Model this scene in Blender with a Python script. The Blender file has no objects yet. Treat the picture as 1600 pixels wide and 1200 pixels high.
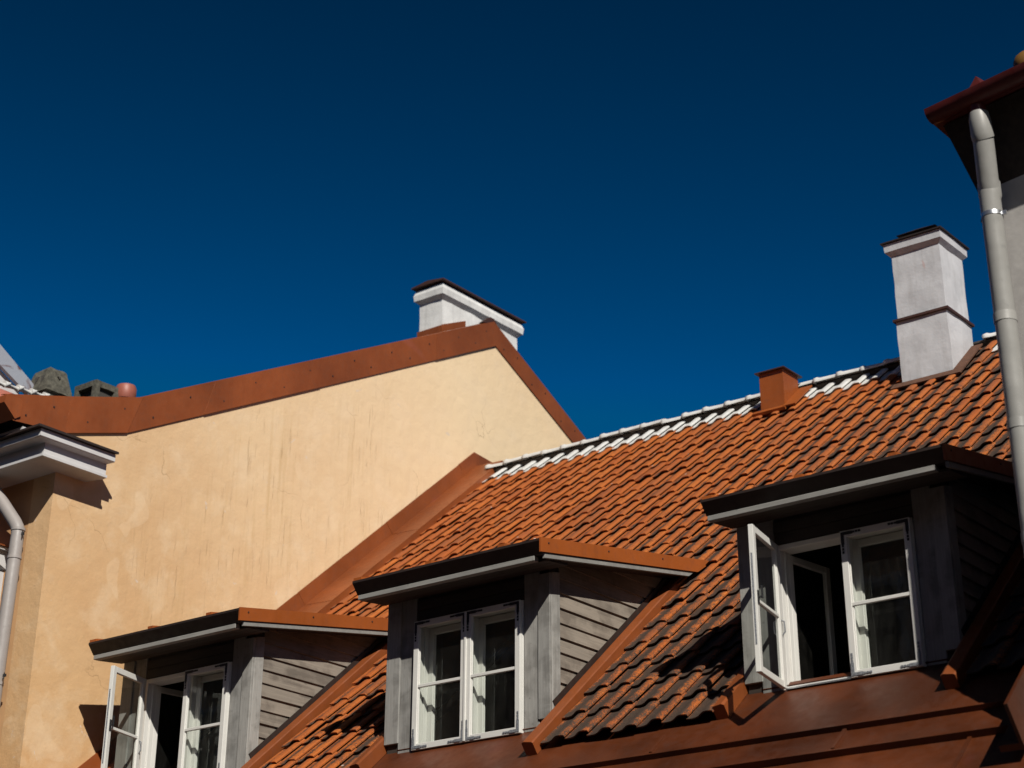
import bpy, bmesh, math, random
from mathutils import Vector, Matrix, Quaternion
random.seed(7)
sc = bpy.context.scene
COL = sc.collection

# ------------------------------------------------------------------ camera
PIT, YAW, ROLL = 0.492701022, 2.2308636, 0.00364545517
cam_d = bpy.data.cameras.new('camera')
cam = bpy.data.objects.new('camera', cam_d); COL.objects.link(cam); sc.camera = cam
fw = Vector((math.cos(YAW)*math.cos(PIT), math.sin(YAW)*math.cos(PIT), math.sin(PIT)))
rt = fw.cross(Vector((0, 0, 1))).normalized(); up = rt.cross(fw)
rt2 = rt*math.cos(ROLL) + up*math.sin(ROLL); up2 = -rt*math.sin(ROLL) + up*math.cos(ROLL)
CAMLOC = Vector((0, 0, 1.6))
mw = Matrix((rt2, up2, -fw)).transposed().to_4x4(); mw.translation = CAMLOC
cam.matrix_world = mw
cam_d.sensor_width = 36.0; cam_d.lens = 2995.036/1600*36.0
cam_d.shift_y = -320/1600
cam_d.clip_start = 0.1; cam_d.clip_end = 3000
cam_d.dof.use_dof = True; cam_d.dof.focus_distance = 15.0; cam_d.dof.aperture_fstop = 2.0

# ------------------------------------------------------------------ sky, sun, exposure
SUN = Vector((-1.0, 0.75, -0.97))            # the way the light travels
elev = math.atan2(0.97, math.hypot(1.0, 0.75)); azim = math.atan2(1.0, -0.75)
w = bpy.data.worlds.new('World'); sc.world = w; w.use_nodes = True
nt = w.node_tree; nt.nodes.clear()
out = nt.nodes.new('ShaderNodeOutputWorld'); bg = nt.nodes.new('ShaderNodeBackground')
sky = nt.nodes.new('ShaderNodeTexSky'); sky.sky_type = 'NISHITA'; sky.sun_disc = False
sky.sun_elevation = elev; sky.sun_rotation = azim
sky.altitude = 15000; sky.air_density = 1.0; sky.dust_density = 0.0; sky.ozone_density = 1.0
# deep polarised blue: contrast raised, tinted, and levelled off outside the darkest part
gam = nt.nodes.new('ShaderNodeGamma'); gam.inputs[1].default_value = 2.6
mul = nt.nodes.new('ShaderNodeMix'); mul.data_type = 'RGBA'; mul.blend_type = 'MULTIPLY'; mul.inputs['Factor'].default_value = 1.0
mul.inputs['B'].default_value = (0.02, 8.3, 3.5, 1)
cap = nt.nodes.new('ShaderNodeMix'); cap.data_type = 'RGBA'; cap.blend_type = 'DARKEN'; cap.inputs['Factor'].default_value = 1.0
cap.inputs['B'].default_value = (0.02, 1.55, 4.3, 1)
nt.links.new(sky.outputs[0], gam.inputs[0]); nt.links.new(gam.outputs[0], mul.inputs['A'])
nt.links.new(mul.outputs['Result'], cap.inputs['A']); nt.links.new(cap.outputs['Result'], bg.inputs[0])
bg.inputs[1].default_value = 0.05
nt.links.new(bg.outputs[0], out.inputs[0])
ld = bpy.data.lights.new('sun', 'SUN'); ld.energy = 5.0; ld.angle = math.radians(0.5); ld.color = (1.0, 0.95, 0.86)
sun = bpy.data.objects.new('sun', ld); COL.objects.link(sun)
sun.rotation_euler = SUN.to_track_quat('-Z', 'Y').to_euler(); sun.location = (8, -7, 16)
sc.view_settings.view_transform = 'Standard'; sc.view_settings.look = 'None'
sc.view_settings.exposure = 0.0; sc.view_settings.gamma = 1.0; sc.view_settings.use_curve_mapping = False
sc.render.engine = 'CYCLES'

# ------------------------------------------------------------------ materials
def newmat(name):
    m = bpy.data.materials.new(name); m.use_nodes = True
    return m, m.node_tree, m.node_tree.nodes['Principled BSDF']
def N(t, kind, **kw):
    n = t.nodes.new(kind)
    for k, v in kw.items(): setattr(n, k, v)
    return n
def L(t, a, b): t.links.new(a, b)
def noise(t, vec, scale, detail=4, rough=0.55, dist=0.0):
    n = N(t, 'ShaderNodeTexNoise'); n.inputs['Scale'].default_value = scale
    n.inputs['Detail'].default_value = detail; n.inputs['Roughness'].default_value = rough
    n.inputs['Distortion'].default_value = dist
    if vec: L(t, vec, n.inputs['Vector'])
    return n.outputs['Fac']
def mapr(t, v, a, b, c=0.0, d=1.0):
    n = N(t, 'ShaderNodeMapRange'); L(t, v, n.inputs[0])
    for i, x in enumerate((a, b, c, d)): n.inputs[i+1].default_value = x
    return n.outputs[0]
def mixc(t, f, a, b, mode='MIX'):
    n = N(t, 'ShaderNodeMix', data_type='RGBA', blend_type=mode)
    for s, x in (('Factor', f), ('A', a), ('B', b)):
        if isinstance(x, (int, float)): n.inputs[s].default_value = x
        elif isinstance(x, tuple): n.inputs[s].default_value = (*x, 1) if len(x) == 3 else x
        else: L(t, x, n.inputs[s])
    return n.outputs['Result']
def math_(t, op, a, b=None):
    n = N(t, 'ShaderNodeMath', operation=op)
    for i, x in enumerate((a, b)):
        if x is None: continue
        if isinstance(x, (int, float)): n.inputs[i].default_value = x
        else: L(t, x, n.inputs[i])
    return n.outputs[0]
def posn(t, scale=(1, 1, 1)):
    g = N(t, 'ShaderNodeNewGeometry'); mp = N(t, 'ShaderNodeMapping')
    mp.inputs['Scale'].default_value = scale; L(t, g.outputs['Position'], mp.inputs['Vector'])
    return mp.outputs[0]
def bump(t, p, h, strength=0.3, dist=0.01):
    b = N(t, 'ShaderNodeBump'); b.inputs['Strength'].default_value = strength; b.inputs['Distance'].default_value = dist
    L(t, h, b.inputs['Height']); L(t, b.outputs[0], p.inputs['Normal'])
def objrand(t):
    return N(t, 'ShaderNodeObjectInfo').outputs['Random']

def metal_paint(name, col, rough=0.42, var=0.25, fade=None):
    m, t, p = newmat(name)
    v = posn(t)
    a = noise(t, v, 1.3, 5); b = noise(t, v, 14, 6, 0.65)
    c = mixc(t, mapr(t, a, 0.35, 0.7), tuple(x*(1-var) for x in col), tuple(min(1, x*(1+var*0.8)) for x in col))
    c = mixc(t, mapr(t, b, 0.56, 0.75, 0, 0.45), c, tuple(x*0.55+0.004 for x in col))
    if fade:   # pink faded patches of the old paint
        f = mapr(t, noise(t, v, 0.9, 2, 0.4, 0.6), 0.66, 0.74, 0, 0.5)
        c = mixc(t, f, c, fade)
    r = mixc(t, objrand(t), (0.9, 0.9, 0.9), (1.1, 1.1, 1.1)); c = mixc(t, 1.0, c, r, 'MULTIPLY')
    L(t, c, p.inputs['Base Color'])
    L(t, mapr(t, b, 0.3, 0.7, rough-0.08, rough+0.18), p.inputs['Roughness'])
    h = math_(t, 'ADD', math_(t, 'MULTIPLY', noise(t, v, 3.2, 2), 1.0), math_(t, 'MULTIPLY', b, 0.05))
    rn = noise(t, posn(t, (9, 9, 0.9)), 1.0, 4, 0.6)
    bump(t, p, h, 0.6, 0.02)
    L(t, mixc(t, mapr(t, rn, 0.55, 0.8, 0, 0.35), c, tuple(x*0.6 for x in col)), p.inputs['Base Color'])
    return m
M = {}
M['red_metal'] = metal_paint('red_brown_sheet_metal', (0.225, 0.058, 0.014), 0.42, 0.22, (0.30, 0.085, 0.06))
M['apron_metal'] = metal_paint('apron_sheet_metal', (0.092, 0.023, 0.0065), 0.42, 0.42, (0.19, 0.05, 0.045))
M['dormer_metal'] = metal_paint('orange_brown_sheet_metal', (0.30, 0.075, 0.014), 0.40, 0.12)
M['crimson_metal'] = metal_paint('crimson_gutter_metal', (0.115, 0.013, 0.010), 0.45, 0.35)
M['dark_metal'] = metal_paint('dark_brown_sheet_metal', (0.055, 0.022, 0.015), 0.5, 0.3)
M['black_metal'] = metal_paint('black_brown_metal', (0.022, 0.013, 0.010), 0.55, 0.2)
M['pipe_grey'] = metal_paint('grey_painted_pipe', (0.30, 0.295, 0.28), 0.42, 0.06)
M['pipe_left'] = metal_paint('pale_grey_painted_pipe', (0.33, 0.30, 0.285), 0.45, 0.06)
def simple(name, col, rough=0.6, metal=0.0, nscale=25, amt=0.2, bmp=0.2, stretch=(1, 1, 1)):
    m, t, p = newmat(name); v = posn(t, stretch)
    a = noise(t, v, nscale, 6, 0.62); c = mixc(t, mapr(t, a, 0.3, 0.7), tuple(x*(1-amt) for x in col), tuple(min(1, x*(1+amt)) for x in col))
    L(t, c, p.inputs['Base Color']); p.inputs['Roughness'].default_value = rough; p.inputs['Metallic'].default_value = metal
    bump(t, p, a, bmp, 0.006)
    return m
M['galvanised'] = simple('galvanised_steel', (0.55, 0.56, 0.58), 0.35, 0.9, 30, 0.2, 0.1)
M['iron'] = simple('black_iron', (0.03, 0.03, 0.032), 0.5, 0.3, 60, 0.5, 0.3)
M['worn_iron'] = simple('worn_grey_iron', (0.20, 0.21, 0.23), 0.55, 0.2, 130, 0.75, 0.4)
M['dark_wood'] = simple('dark_roof_boards', (0.035, 0.026, 0.02), 0.85, 0, 20, 0.4, 0.3)
M['interior'] = simple('dark_interior', (0.05, 0.045, 0.04), 0.9, 0, 3, 0.2, 0.0)
M['soffit'] = simple('shade_darkened_soffit', (0.038, 0.028, 0.022), 0.75, 0, 18, 0.25, 0.2, (0.4, 4, 4))  # soffit and lintel paint darkened: eave shade is put into the colour
M['concrete'] = simple('mossy_concrete', (0.085, 0.08, 0.062), 0.95, 0, 22, 0.6, 0.8)
M['rusty_white'] = None
M['asphalt'] = simple('asphalt', (0.05, 0.05, 0.05), 0.9, 0, 40, 0.3, 0.4)
M['wood_floor'] = M['interior']

def white_paint(name, col, dirt=0.25):
    m, t, p = newmat(name); v = posn(t)
    a = noise(t, v, 5, 6, 0.65); b = noise(t, posn(t, (40, 40, 5)), 1.0, 4, 0.6)
    c = mixc(t, mapr(t, a, 0.45, 0.75, 0, dirt), col, tuple(x*0.72 for x in col))
    c = mixc(t, mapr(t, b, 0.6, 0.8, 0, 0.2), c, tuple(x*0.7 for x in col))
    L(t, c, p.inputs['Base Color']); p.inputs['Roughness'].default_value = 0.45
    bump(t, p, b, 0.12, 0.004); return m
M['white'] = white_paint('white_window_paint', (0.66, 0.65, 0.615))
M['offwhite'] = white_paint('off_white_cornice_paint', (0.58, 0.57, 0.57), 0.4)

def limewash(name, col):
    m, t, p = newmat(name); v = posn(t)
    a = noise(t, v, 4.5, 6, 0.6, 0.3); b = noise(t, v, 30, 6, 0.7); st = noise(t, posn(t, (14, 14, 1.6)), 1.0, 5, 0.6)
    c = mixc(t, mapr(t, a, 0.35, 0.7), tuple(x*0.80 for x in col), col)
    c = mixc(t, mapr(t, st, 0.52, 0.75, 0, 0.5), c, (0.36, 0.35, 0.35))
    c = mixc(t, mapr(t, b, 0.62, 0.78, 0, 0.45), c, (0.42, 0.41, 0.40))
    rd = noise(t, posn(t, (9, 9, 2.2)), 1.0, 3, 0.5, 1.5)
    run = noise(t, posn(t, (11, 11, 1.3)), 1.0, 4, 0.6)
    c = mixc(t, mapr(t, run, 0.58, 0.78, 0, 0.28), c, (0.22, 0.20, 0.185))
    c = mixc(t, mapr(t, rd, 0.70, 0.74, 0, 0.35), c, (0.45, 0.22, 0.18))
    L(t, c, p.inputs['Base Color']); p.inputs['Roughness'].default_value = 0.95
    h = math_(t, 'ADD', math_(t, 'MULTIPLY', noise(t, v, 9, 4), 1.2), math_(t, 'MULTIPLY', b, 0.35)); bump(t, p, h, 0.35, 0.012)
    return m
M['limewash'] = limewash('limewashed_plaster', (0.56, 0.56, 0.58))
M['limewash_bright'] = limewash('bright_limewashed_plaster', (0.74, 0.735, 0.72))

def yellow_plaster():
    m, t, p = newmat('yellow_ochre_plaster'); v = posn(t)
    big = noise(t, v, 0.55, 4, 0.55, 0.4); mid = noise(t, v, 2.6, 6, 0.62, 0.2); fine = noise(t, v, 38, 6, 0.7)
    c = mixc(t, mapr(t, big, 0.36, 0.66), (0.63, 0.41, 0.198), (0.71, 0.515, 0.288))
    # peach to cream up the gable; vignette darkening is also painted in low down
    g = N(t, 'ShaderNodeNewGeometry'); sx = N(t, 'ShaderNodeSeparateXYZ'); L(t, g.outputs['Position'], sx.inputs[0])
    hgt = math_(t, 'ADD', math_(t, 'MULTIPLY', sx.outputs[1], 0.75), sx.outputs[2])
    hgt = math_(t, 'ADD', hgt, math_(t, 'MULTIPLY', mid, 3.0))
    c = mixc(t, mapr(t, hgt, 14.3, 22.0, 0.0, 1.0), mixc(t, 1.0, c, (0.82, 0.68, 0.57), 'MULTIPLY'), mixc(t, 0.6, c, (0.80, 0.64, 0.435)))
    c = mixc(t, mapr(t, mid, 0.50, 0.72, 0, 0.42), c, (0.72, 0.56, 0.38))
    # vertical weather streaks, only in the eroded belt across the wall
    st = noise(t, posn(t, (1, 10, 0.55)), 1.0, 6, 0.72); st2 = noise(t, posn(t, (1, 30, 2.2)), 1.0, 5, 0.7)
    dv = math_(t, 'SUBTRACT', math_(t, 'ADD', math_(t, 'MULTIPLY', sx.outputs[1], 0.501), 2.73), sx.outputs[2])   # metres below the verge
    belt = math_(t, 'MULTIPLY', mapr(t, dv, 0.2, 1.0), mapr(t, dv, 3.2, 2.2))
    belt = math_(t, 'MULTIPLY', belt, math_(t, 'MULTIPLY', mapr(t, sx.outputs[1], 16.6, 14.8), mapr(t, sx.outputs[1], 11.3, 12.2)))
    belt = math_(t, 'MULTIPLY', belt, mapr(t, noise(t, v, 1.1, 3, 0.55), 0.36, 0.58, 0.15, 1.0))
    c = mixc(t, math_(t, 'MULTIPLY', mapr(t, st, 0.50, 0.72, 0, 0.42), belt), c, (0.46, 0.285, 0.11))
    c = mixc(t, math_(t, 'MULTIPLY', mapr(t, st2, 0.60, 0.74, 0, 0.60), belt), c, (0.25, 0.14, 0.055))
    ch = noise(t, v, 6.5, 4, 0.5, 0.8)
    pt = noise(t, v, 1.7, 2, 0.4, 0.5)
    c = mixc(t, mapr(t, pt, 0.64, 0.655, 0, 0.22), c, (0.78, 0.60, 0.40))
    cr = N(t, 'ShaderNodeTexVoronoi', feature='DISTANCE_TO_EDGE'); cr.inputs['Scale'].default_value = 0.75
    wv = N(t, 'ShaderNodeVectorMath', operation='ADD'); L(t, v, wv.inputs[0])
    nc = N(t, 'ShaderNodeTexNoise'); nc.inputs['Scale'].default_value = 1.3; nc.inputs['Detail'].default_value = 6; L(t, v, nc.inputs['Vector'])
    L(t, nc.outputs['Color'], wv.inputs[1]); L(t, wv.outputs[0], cr.inputs['Vector'])
    ck = math_(t, 'MULTIPLY', mapr(t, cr.outputs['Distance'], 0.0, 0.005, 0.45, 0.0), mapr(t, noise(t, v, 0.9, 2), 0.56, 0.64))
    c = mixc(t, ck, c, (0.22, 0.12, 0.05))
    c = mixc(t, mapr(t, ch, 0.71, 0.74, 0, 0.7), c, (0.62, 0.52, 0.43))
    L(t, c, p.inputs['Base Color']); p.inputs['Roughness'].default_value = 0.95
    vo = N(t, 'ShaderNodeTexNoise'); L(t, v, vo.inputs['Vector']); vo.inputs['Scale'].default_value = 7; vo.inputs['Detail'].default_value = 5
    h = math_(t, 'ADD', math_(t, 'MULTIPLY', vo.outputs['Fac'], 1.0), math_(t, 'MULTIPLY', fine, 0.3))
    h = math_(t, 'SUBTRACT', h, math_(t, 'MULTIPLY', math_(t, 'MULTIPLY', mapr(t, st2, 0.60, 0.70), belt), 0.5))
    bump(t, p, h, 0.45, 0.02)
    return m
M['plaster'] = yellow_plaster()
M['front_plaster'] = simple('orange_front_plaster', (0.50, 0.285, 0.135), 0.95, 0, 2.2, 0.18, 0.35)
M['grey_plaster'] = simple('pale_grey_plaster', (0.46, 0.44, 0.42), 0.95, 0, 8, 0.12, 0.5)

def grey_wood(name, col, worn, along=(6, 0.6, 22)):
    m, t, p = newmat(name)
    tc = N(t, 'ShaderNodeNewGeometry'); ob = N(t, 'ShaderNodeObjectInfo')
    add = N(t, 'ShaderNodeVectorMath', operation='ADD'); L(t, tc.outputs['Position'], add.inputs[0])
    sc_ = N(t, 'ShaderNodeVectorMath', operation='SCALE'); cb = N(t, 'ShaderNodeCombineXYZ')
    for i in range(3): L(t, ob.outputs['Random'], cb.inputs[i])
    L(t, cb.outputs[0], sc_.inputs[0]); sc_.inputs['Scale'].default_value = 37.0; L(t, sc_.outputs[0], add.inputs[1])
    def mp(s):
        q = N(t, 'ShaderNodeMapping'); q.inputs['Scale'].default_value = s; L(t, add.outputs[0], q.inputs['Vector']); return q.outputs[0]
    grain = noise(t, mp(tuple(x*4 for x in along)), 1.0, 6, 0.65, 0.3); patch = noise(t, mp((4, 4, 5)), 1.0, 5, 0.6, 0.3)
    wear = noise(t, mp(tuple(x*0.9 for x in along)), 1.0, 4, 0.6)
    c = mixc(t, mapr(t, grain, 0.3, 0.72), tuple(x*0.80 for x in col), tuple(x*1.10 for x in col))
    c = mixc(t, mapr(t, math_(t, 'MULTIPLY', patch, math_(t, 'ADD', wear, 0.5)), 0.46, 0.66, 0, 0.75), c, worn)
    kn = N(t, 'ShaderNodeTexVoronoi'); kn.inputs['Scale'].default_value = 1.0; L(t, mp((7, 3.2, 9)), kn.inputs['Vector'])
    c = mixc(t, mapr(t, kn.outputs['Distance'], 0.03, 0.09, 0.6, 0.0), c, tuple(x*0.45 for x in col))
    c = mixc(t, 1.0, c, mixc(t, ob.outputs['Random'], (0.86, 0.86, 0.86), (1.12, 1.10, 1.08)), 'MULTIPLY')
    L(t, c, p.inputs['Base Color']); p.inputs['Roughness'].default_value = 0.75
    bump(t, p, grain, 0.25, 0.006)
    return m
M['clap'] = grey_wood('grey_clapboard_paint', (0.250, 0.215, 0.178), (0.115, 0.095, 0.078))
M['board'] = grey_wood('grey_trim_paint', (0.305, 0.300, 0.285), (0.15, 0.145, 0.135), (22, 22, 1.2))
M['fascia'] = grey_wood('grey_fascia_paint', (0.27, 0.265, 0.25), (0.20, 0.195, 0.185), (0.6, 22, 22))

def glass():
    m, t, p = newmat('window_glass'); t.nodes.remove(p)
    o = t.nodes['Material Output']; tr = N(t, 'ShaderNodeBsdfTransparent'); gl = N(t, 'ShaderNodeBsdfGlossy'); gl.inputs['Roughness'].default_value = 0.02
    tr.inputs[0].default_value = (0.90, 0.93, 0.91, 1)
    lw = N(t, 'ShaderNodeLayerWeight'); lw.inputs['Blend'].default_value = 0.5
    fre = math_(t, 'ADD', math_(t, 'MULTIPLY', math_(t, 'POWER', lw.outputs['Facing'], 4.0), 0.9), 0.055)
    du = mapr(t, noise(t, posn(t, (1, 1, 0.35)), 16, 5, 0.6), 0.35, 0.85, 0.003, 0.022)      # dust on the pane
    mx = N(t, 'ShaderNodeMixShader'); L(t, fre, mx.inputs[0]); L(t, tr.outputs[0], mx.inputs[1]); L(t, gl.outputs[0], mx.inputs[2])
    b = N(t, 'ShaderNodeBump'); b.inputs['Strength'].default_value = 0.015; b.inputs['Distance'].default_value = 0.02
    L(t, noise(t, posn(t), 5, 2), b.inputs['Height']); L(t, b.outputs[0], gl.inputs['Normal'])
    df = N(t, 'ShaderNodeBsdfDiffuse'); df.inputs[0].default_value = (0.5, 0.48, 0.44, 1)
    mx2 = N(t, 'ShaderNodeMixShader'); L(t, du, mx2.inputs[0]); L(t, mx.outputs[0], mx2.inputs[1]); L(t, df.outputs[0], mx2.inputs[2])
    L(t, mx2.outputs[0], o.inputs[0]); return m
M['glass'] = glass()

# roof geometry shared by everything on the tiled house
PH = 0.689804453; CP, SP = math.cos(PH), math.sin(PH); YE, ZE = 11.0, 4.4985
def RP(x, s, off=0.0): return Vector((x, YE + s*CP - off*SP, ZE + s*SP + off*CP))

def tile_mat(name, white=False):
    m, t, p = newmat(name); g = N(t, 'ShaderNodeNewGeometry'); ob = N(t, 'ShaderNodeObjectInfo')
    rnd = math_(t, 'FRACT', math_(t, 'ADD', g.outputs['Random Per Island'], ob.outputs['Random']))
    uv = N(t, 'ShaderNodeUVMap'); uv.uv_map = 'tile'; su = N(t, 'ShaderNodeSeparateXYZ'); L(t, uv.outputs[0], su.inputs[0])
    U, V = su.outputs[0], su.outputs[1]
    v = posn(t)
    a = noise(t, v, 9, 5, 0.6); fine = noise(t, v, 70, 5, 0.7); grain = noise(t, v, 160, 3, 0.6)
    if white:
        c = mixc(t, mapr(t, a, 0.4, 0.75), (0.60, 0.60, 0.585), (0.47, 0.46, 0.44))
        c = mixc(t, mapr(t, fine, 0.62, 0.72, 0, 0.5), c, (0.36, 0.34, 0.30))
        c = mixc(t, mapr(t, noise(t, v, 18, 4), 0.66, 0.74, 0, 0.35), c, (0.40, 0.22, 0.13))
        L(t, c, p.inputs['Base Color']); p.inputs['Roughness'].default_value = 0.8; bump(t, p, fine, 0.3, 0.006)
        return m
    c = mixc(t, rnd, (0.350, 0.080, 0.0085), (0.450, 0.122, 0.0150))
    hue = math_(t, 'FRACT', math_(t, 'MULTIPLY', rnd, 7.31))
    c = mixc(t, mapr(t, hue, 0.72, 1.0, 0, 0.35), c, (0.30, 0.085, 0.030))
    c = mixc(t, mapr(t, a, 0.42, 0.72, 0, 0.6), c, (0.25, 0.062, 0.014))
    c = mixc(t, mapr(t, fine, 0.52, 0.70, 0, 0.68), c, (0.13, 0.042, 0.015))
    c = mixc(t, mapr(t, math_(t, 'FRACT', math_(t, 'MULTIPLY', rnd, 13.7)), 0.80, 1.0, 0, 0.55), c, (0.17, 0.055, 0.022))
    # lichen and moss sit in the troughs; worst low down and towards the right-hand end of the roof
    sx = N(t, 'ShaderNodeSeparateXYZ'); L(t, g.outputs['Position'], sx.inputs[0])
    low = mapr(t, sx.outputs[2], 9.3, 5.0, 0.0, 1.0); right = mapr(t, sx.outputs[0], -12.0, -7.0, 0.0, 1.0)
    amt = math_(t, 'ADD', math_(t, 'MULTIPLY', low, 0.66), math_(t, 'MULTIPLY', right, 0.66))
    amt = math_(t, 'ADD', amt, math_(t, 'MULTIPLY', math_(t, 'SUBTRACT', noise(t, v, 0.9, 3), 0.5), 0.55))
    amt = math_(t, 'ADD', amt, math_(t, 'MULTIPLY', math_(t, 'SUBTRACT', rnd, 0.5), 0.16))
    trough = math_(t, 'SUBTRACT', 1.0, mapr(t, math_(t, 'ABSOLUTE', math_(t, 'SUBTRACT', U, 0.46)), 0.06, 0.46))
    field = math_(t, 'ADD', math_(t, 'MULTIPLY', trough, 0.74), math_(t, 'MULTIPLY', amt, 0.63))
    field = math_(t, 'ADD', field, math_(t, 'MULTIPLY', mapr(t, V, 0.45, 0.0, 0.0, 1.0), 0.06))
    field = math_(t, 'ADD', field, math_(t, 'MULTIPLY', math_(t, 'SUBTRACT', a, 0.5), 0.9))
    field = math_(t, 'ADD', field, math_(t, 'MULTIPLY', math_(t, 'SUBTRACT', fine, 0.5), 1.5))
    field = math_(t, 'ADD', field, math_(t, 'MULTIPLY', math_(t, 'SUBTRACT', grain, 0.5), 0.8))
    mos = mapr(t, field, 0.68, 0.92, 0, 0.95)
    c = mixc(t, mos, c, mixc(t, mapr(t, fine, 0.35, 0.68), (0.012, 0.010, 0.008), (0.060, 0.044, 0.030)))
    wsp = N(t, 'ShaderNodeTexVoronoi'); wsp.inputs['Scale'].default_value = 3.4; L(t, v, wsp.inputs['Vector'])
    c = mixc(t, mapr(t, wsp.outputs['Distance'], 0.030, 0.045, 0.75, 0.0), c, (0.62, 0.60, 0.55))
    L(t, c, p.inputs['Base Color']); p.inputs['Roughness'].default_value = 0.85
    bump(t, p, math_(t, 'ADD', fine, math_(t, 'MULTIPLY', mos, 0.7)), 0.45, 0.006)
    return m
M['tile'] = tile_mat('orange_clay_tile'); M['white_tile'] = tile_mat('white_painted_tile', True)

def rusty():
    m, t, p = newmat('flaking_white_metal'); v = posn(t)
    a = noise(t, v, 4.0, 6, 0.65, 0.6)
    c = mixc(t, mapr(t, a, 0.50, 0.60), (0.30, 0.32, 0.37), (0.10, 0.028, 0.02)); L(t, c, p.inputs['Base Color'])
    p.inputs['Roughness'].default_value = 0.7; bump(t, p, a, 0.4, 0.01); return m
M['rusty_white'] = rusty()
M['terracotta'] = simple('pink_painted_vent', (0.34, 0.105, 0.07), 0.5, 0, 6, 0.2, 0.2)
M['mortar'] = simple('brown_mortar', (0.10, 0.042, 0.022), 0.9, 0, 30, 0.4, 0.5)
M['gold'] = simple('ochre_ball', (0.16, 0.075, 0.012), 0.6, 0.0, 10, 0.15, 0.1)

# ------------------------------------------------------------------ mesh helpers
def mesh(name, verts, faces, mat, parent=None, smooth=False, kind=None):
    me = bpy.data.meshes.new(name); me.from_pydata([tuple(v) for v in verts], [], faces); me.update()
    bm = bmesh.new(); bm.from_mesh(me); bmesh.ops.recalc_face_normals(bm, faces=bm.faces); bm.to_mesh(me); bm.free()
    if smooth:
        for p in me.polygons: p.use_smooth = True
    if mat: me.materials.append(M[mat])
    o = bpy.data.objects.new(name, me); COL.objects.link(o)
    attach(o, parent)
    if kind: o['kind'] = kind
    return o
def attach(o, parent):
    if parent is None: return
    o.parent = parent
    if parent.type == 'EMPTY': o.matrix_parent_inverse = Matrix.Translation(-Vector(parent.location))
def thing(name, loc, label, cat, group=None):
    o = bpy.data.objects.new(name, None); COL.objects.link(o); o.location = loc; o.empty_display_size = 0.3
    o['label'] = label; o['category'] = cat
    if group: o['group'] = group
    return o
class MB:
    def __init__(s): s.v = []; s.f = []
    def add(s, vs, fs):
        b = len(s.v); s.v += [Vector(v) for v in vs]; s.f += [tuple(i+b for i in f) for f in fs]; return s
    def box(s, x0, x1, y0, y1, z0, z1, T=None):
        vs = [Vector((x, y, z)) for z in (z0, z1) for y in (y0, y1) for x in (x0, x1)]
        if T: vs = [T(v) if callable(T) else T @ v for v in vs]
        return s.add(vs, [(0, 2, 3, 1), (4, 5, 7, 6), (0, 1, 5, 4), (2, 6, 7, 3), (0, 4, 6, 2), (1, 3, 7, 5)])
    def prism(s, poly, dvec, T=None):                      # poly: list of points, extruded by dvec
        a = [Vector(p) for p in poly]; b = [p + Vector(dvec) for p in a]; n = len(a)
        vs = a + b
        if T: vs = [T @ v for v in vs]
        return s.add(vs, [tuple(range(n)), tuple(range(2*n-1, n-1, -1))] + [(i, (i+1) % n, n+(i+1) % n, n+i) for i in range(n)])
    def tube(s, pts, r, seg=20, cap=True):
        pts = [Vector(p) for p in pts]; rings = []; n = len(pts)
        rs = r if isinstance(r, (list, tuple)) else [r]*n
        ref = Vector((0.31, 0.95, 0.05))
        for i, p in enumerate(pts):
            if i == 0: d = pts[1]-p
            elif i == n-1: d = p-pts[i-1]
            else: d = ((p-pts[i-1]).normalized() + (pts[i+1]-p).normalized())
            d.normalize(); a = d.cross(ref)
            if a.length < 0.05: a = d.cross(Vector((1, 0, 0)))
            a.normalize(); b = d.cross(a)
            rings.append([p + rs[i]*(a*math.cos(2*math.pi*k/seg) + b*math.sin(2*math.pi*k/seg)) for k in range(seg)])
        vs = [v for rg in rings for v in rg]; fs = []
        for i in range(n-1):
            for k in range(seg):
                k2 = (k+1) % seg; fs.append((i*seg+k, i*seg+k2, (i+1)*seg+k2, (i+1)*seg+k))
        if cap: fs += [tuple(range(seg-1, -1, -1)), tuple(range((n-1)*seg, n*seg))]
        return s.add(vs, fs)
    def build(s, name, mat, parent=None, smooth=False, kind=None, bevel=0.0):
        o = mesh(name, s.v, s.f, mat, parent, smooth, kind)
        if bevel:
            bm = bmesh.new(); bm.from_mesh(o.data)
            bmesh.ops.bevel(bm, geom=list(bm.edges), offset=bevel, segments=1, affect='EDGES', clamp_overlap=True)
            bm.to_mesh(o.data); bm.free()
        if smooth: autosmooth(o)
        return o
def autosmooth(o, ang=40):
    me = o.data
    bm = bmesh.new(); bm.from_mesh(me)
    for e in bm.edges:
        if len(e.link_faces) == 2 and e.calc_face_angle(0) > math.radians(ang): e.smooth = False
    bm.to_mesh(me); bm.free()
def rough_up(o, amp, cuts=3, freq=3.0, seed=0):
    """uneven hand-made surface: subdivide and push vertices about"""
    from mathutils import noise as mn
    bm = bmesh.new(); bm.from_mesh(o.data)
    for _ in range(cuts): bmesh.ops.subdivide_edges(bm, edges=list(bm.edges), cuts=1, use_grid_fill=True)
    for v in bm.verts:
        q = v.co*freq + Vector((seed, seed*2.1, seed*0.7))
        v.co += Vector((mn.noise(q), mn.noise(q+Vector((9, 3, 1))), mn.noise(q+Vector((2, 7, 5)))))*amp
    bm.to_mesh(o.data); bm.free()
def roofbox(mb, x0, x1, s0, s1, o0, o1): return mb.box(x0, x1, s0, s1, o0, o1, T=lambda v: RP(v.x, v.y, v.z))

# ================================================================== SETTING
g = mesh('ground', [(-400, -400, 0), (400, -400, 0), (400, 400, 0), (-400, 400, 0)], [(0, 1, 2, 3)], 'asphalt'); g['kind'] = 'structure'

XA = -13.535            # plane of the yellow gable
XC, YC = -4.374, 10.60   # corner of the grey house on the right

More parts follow.
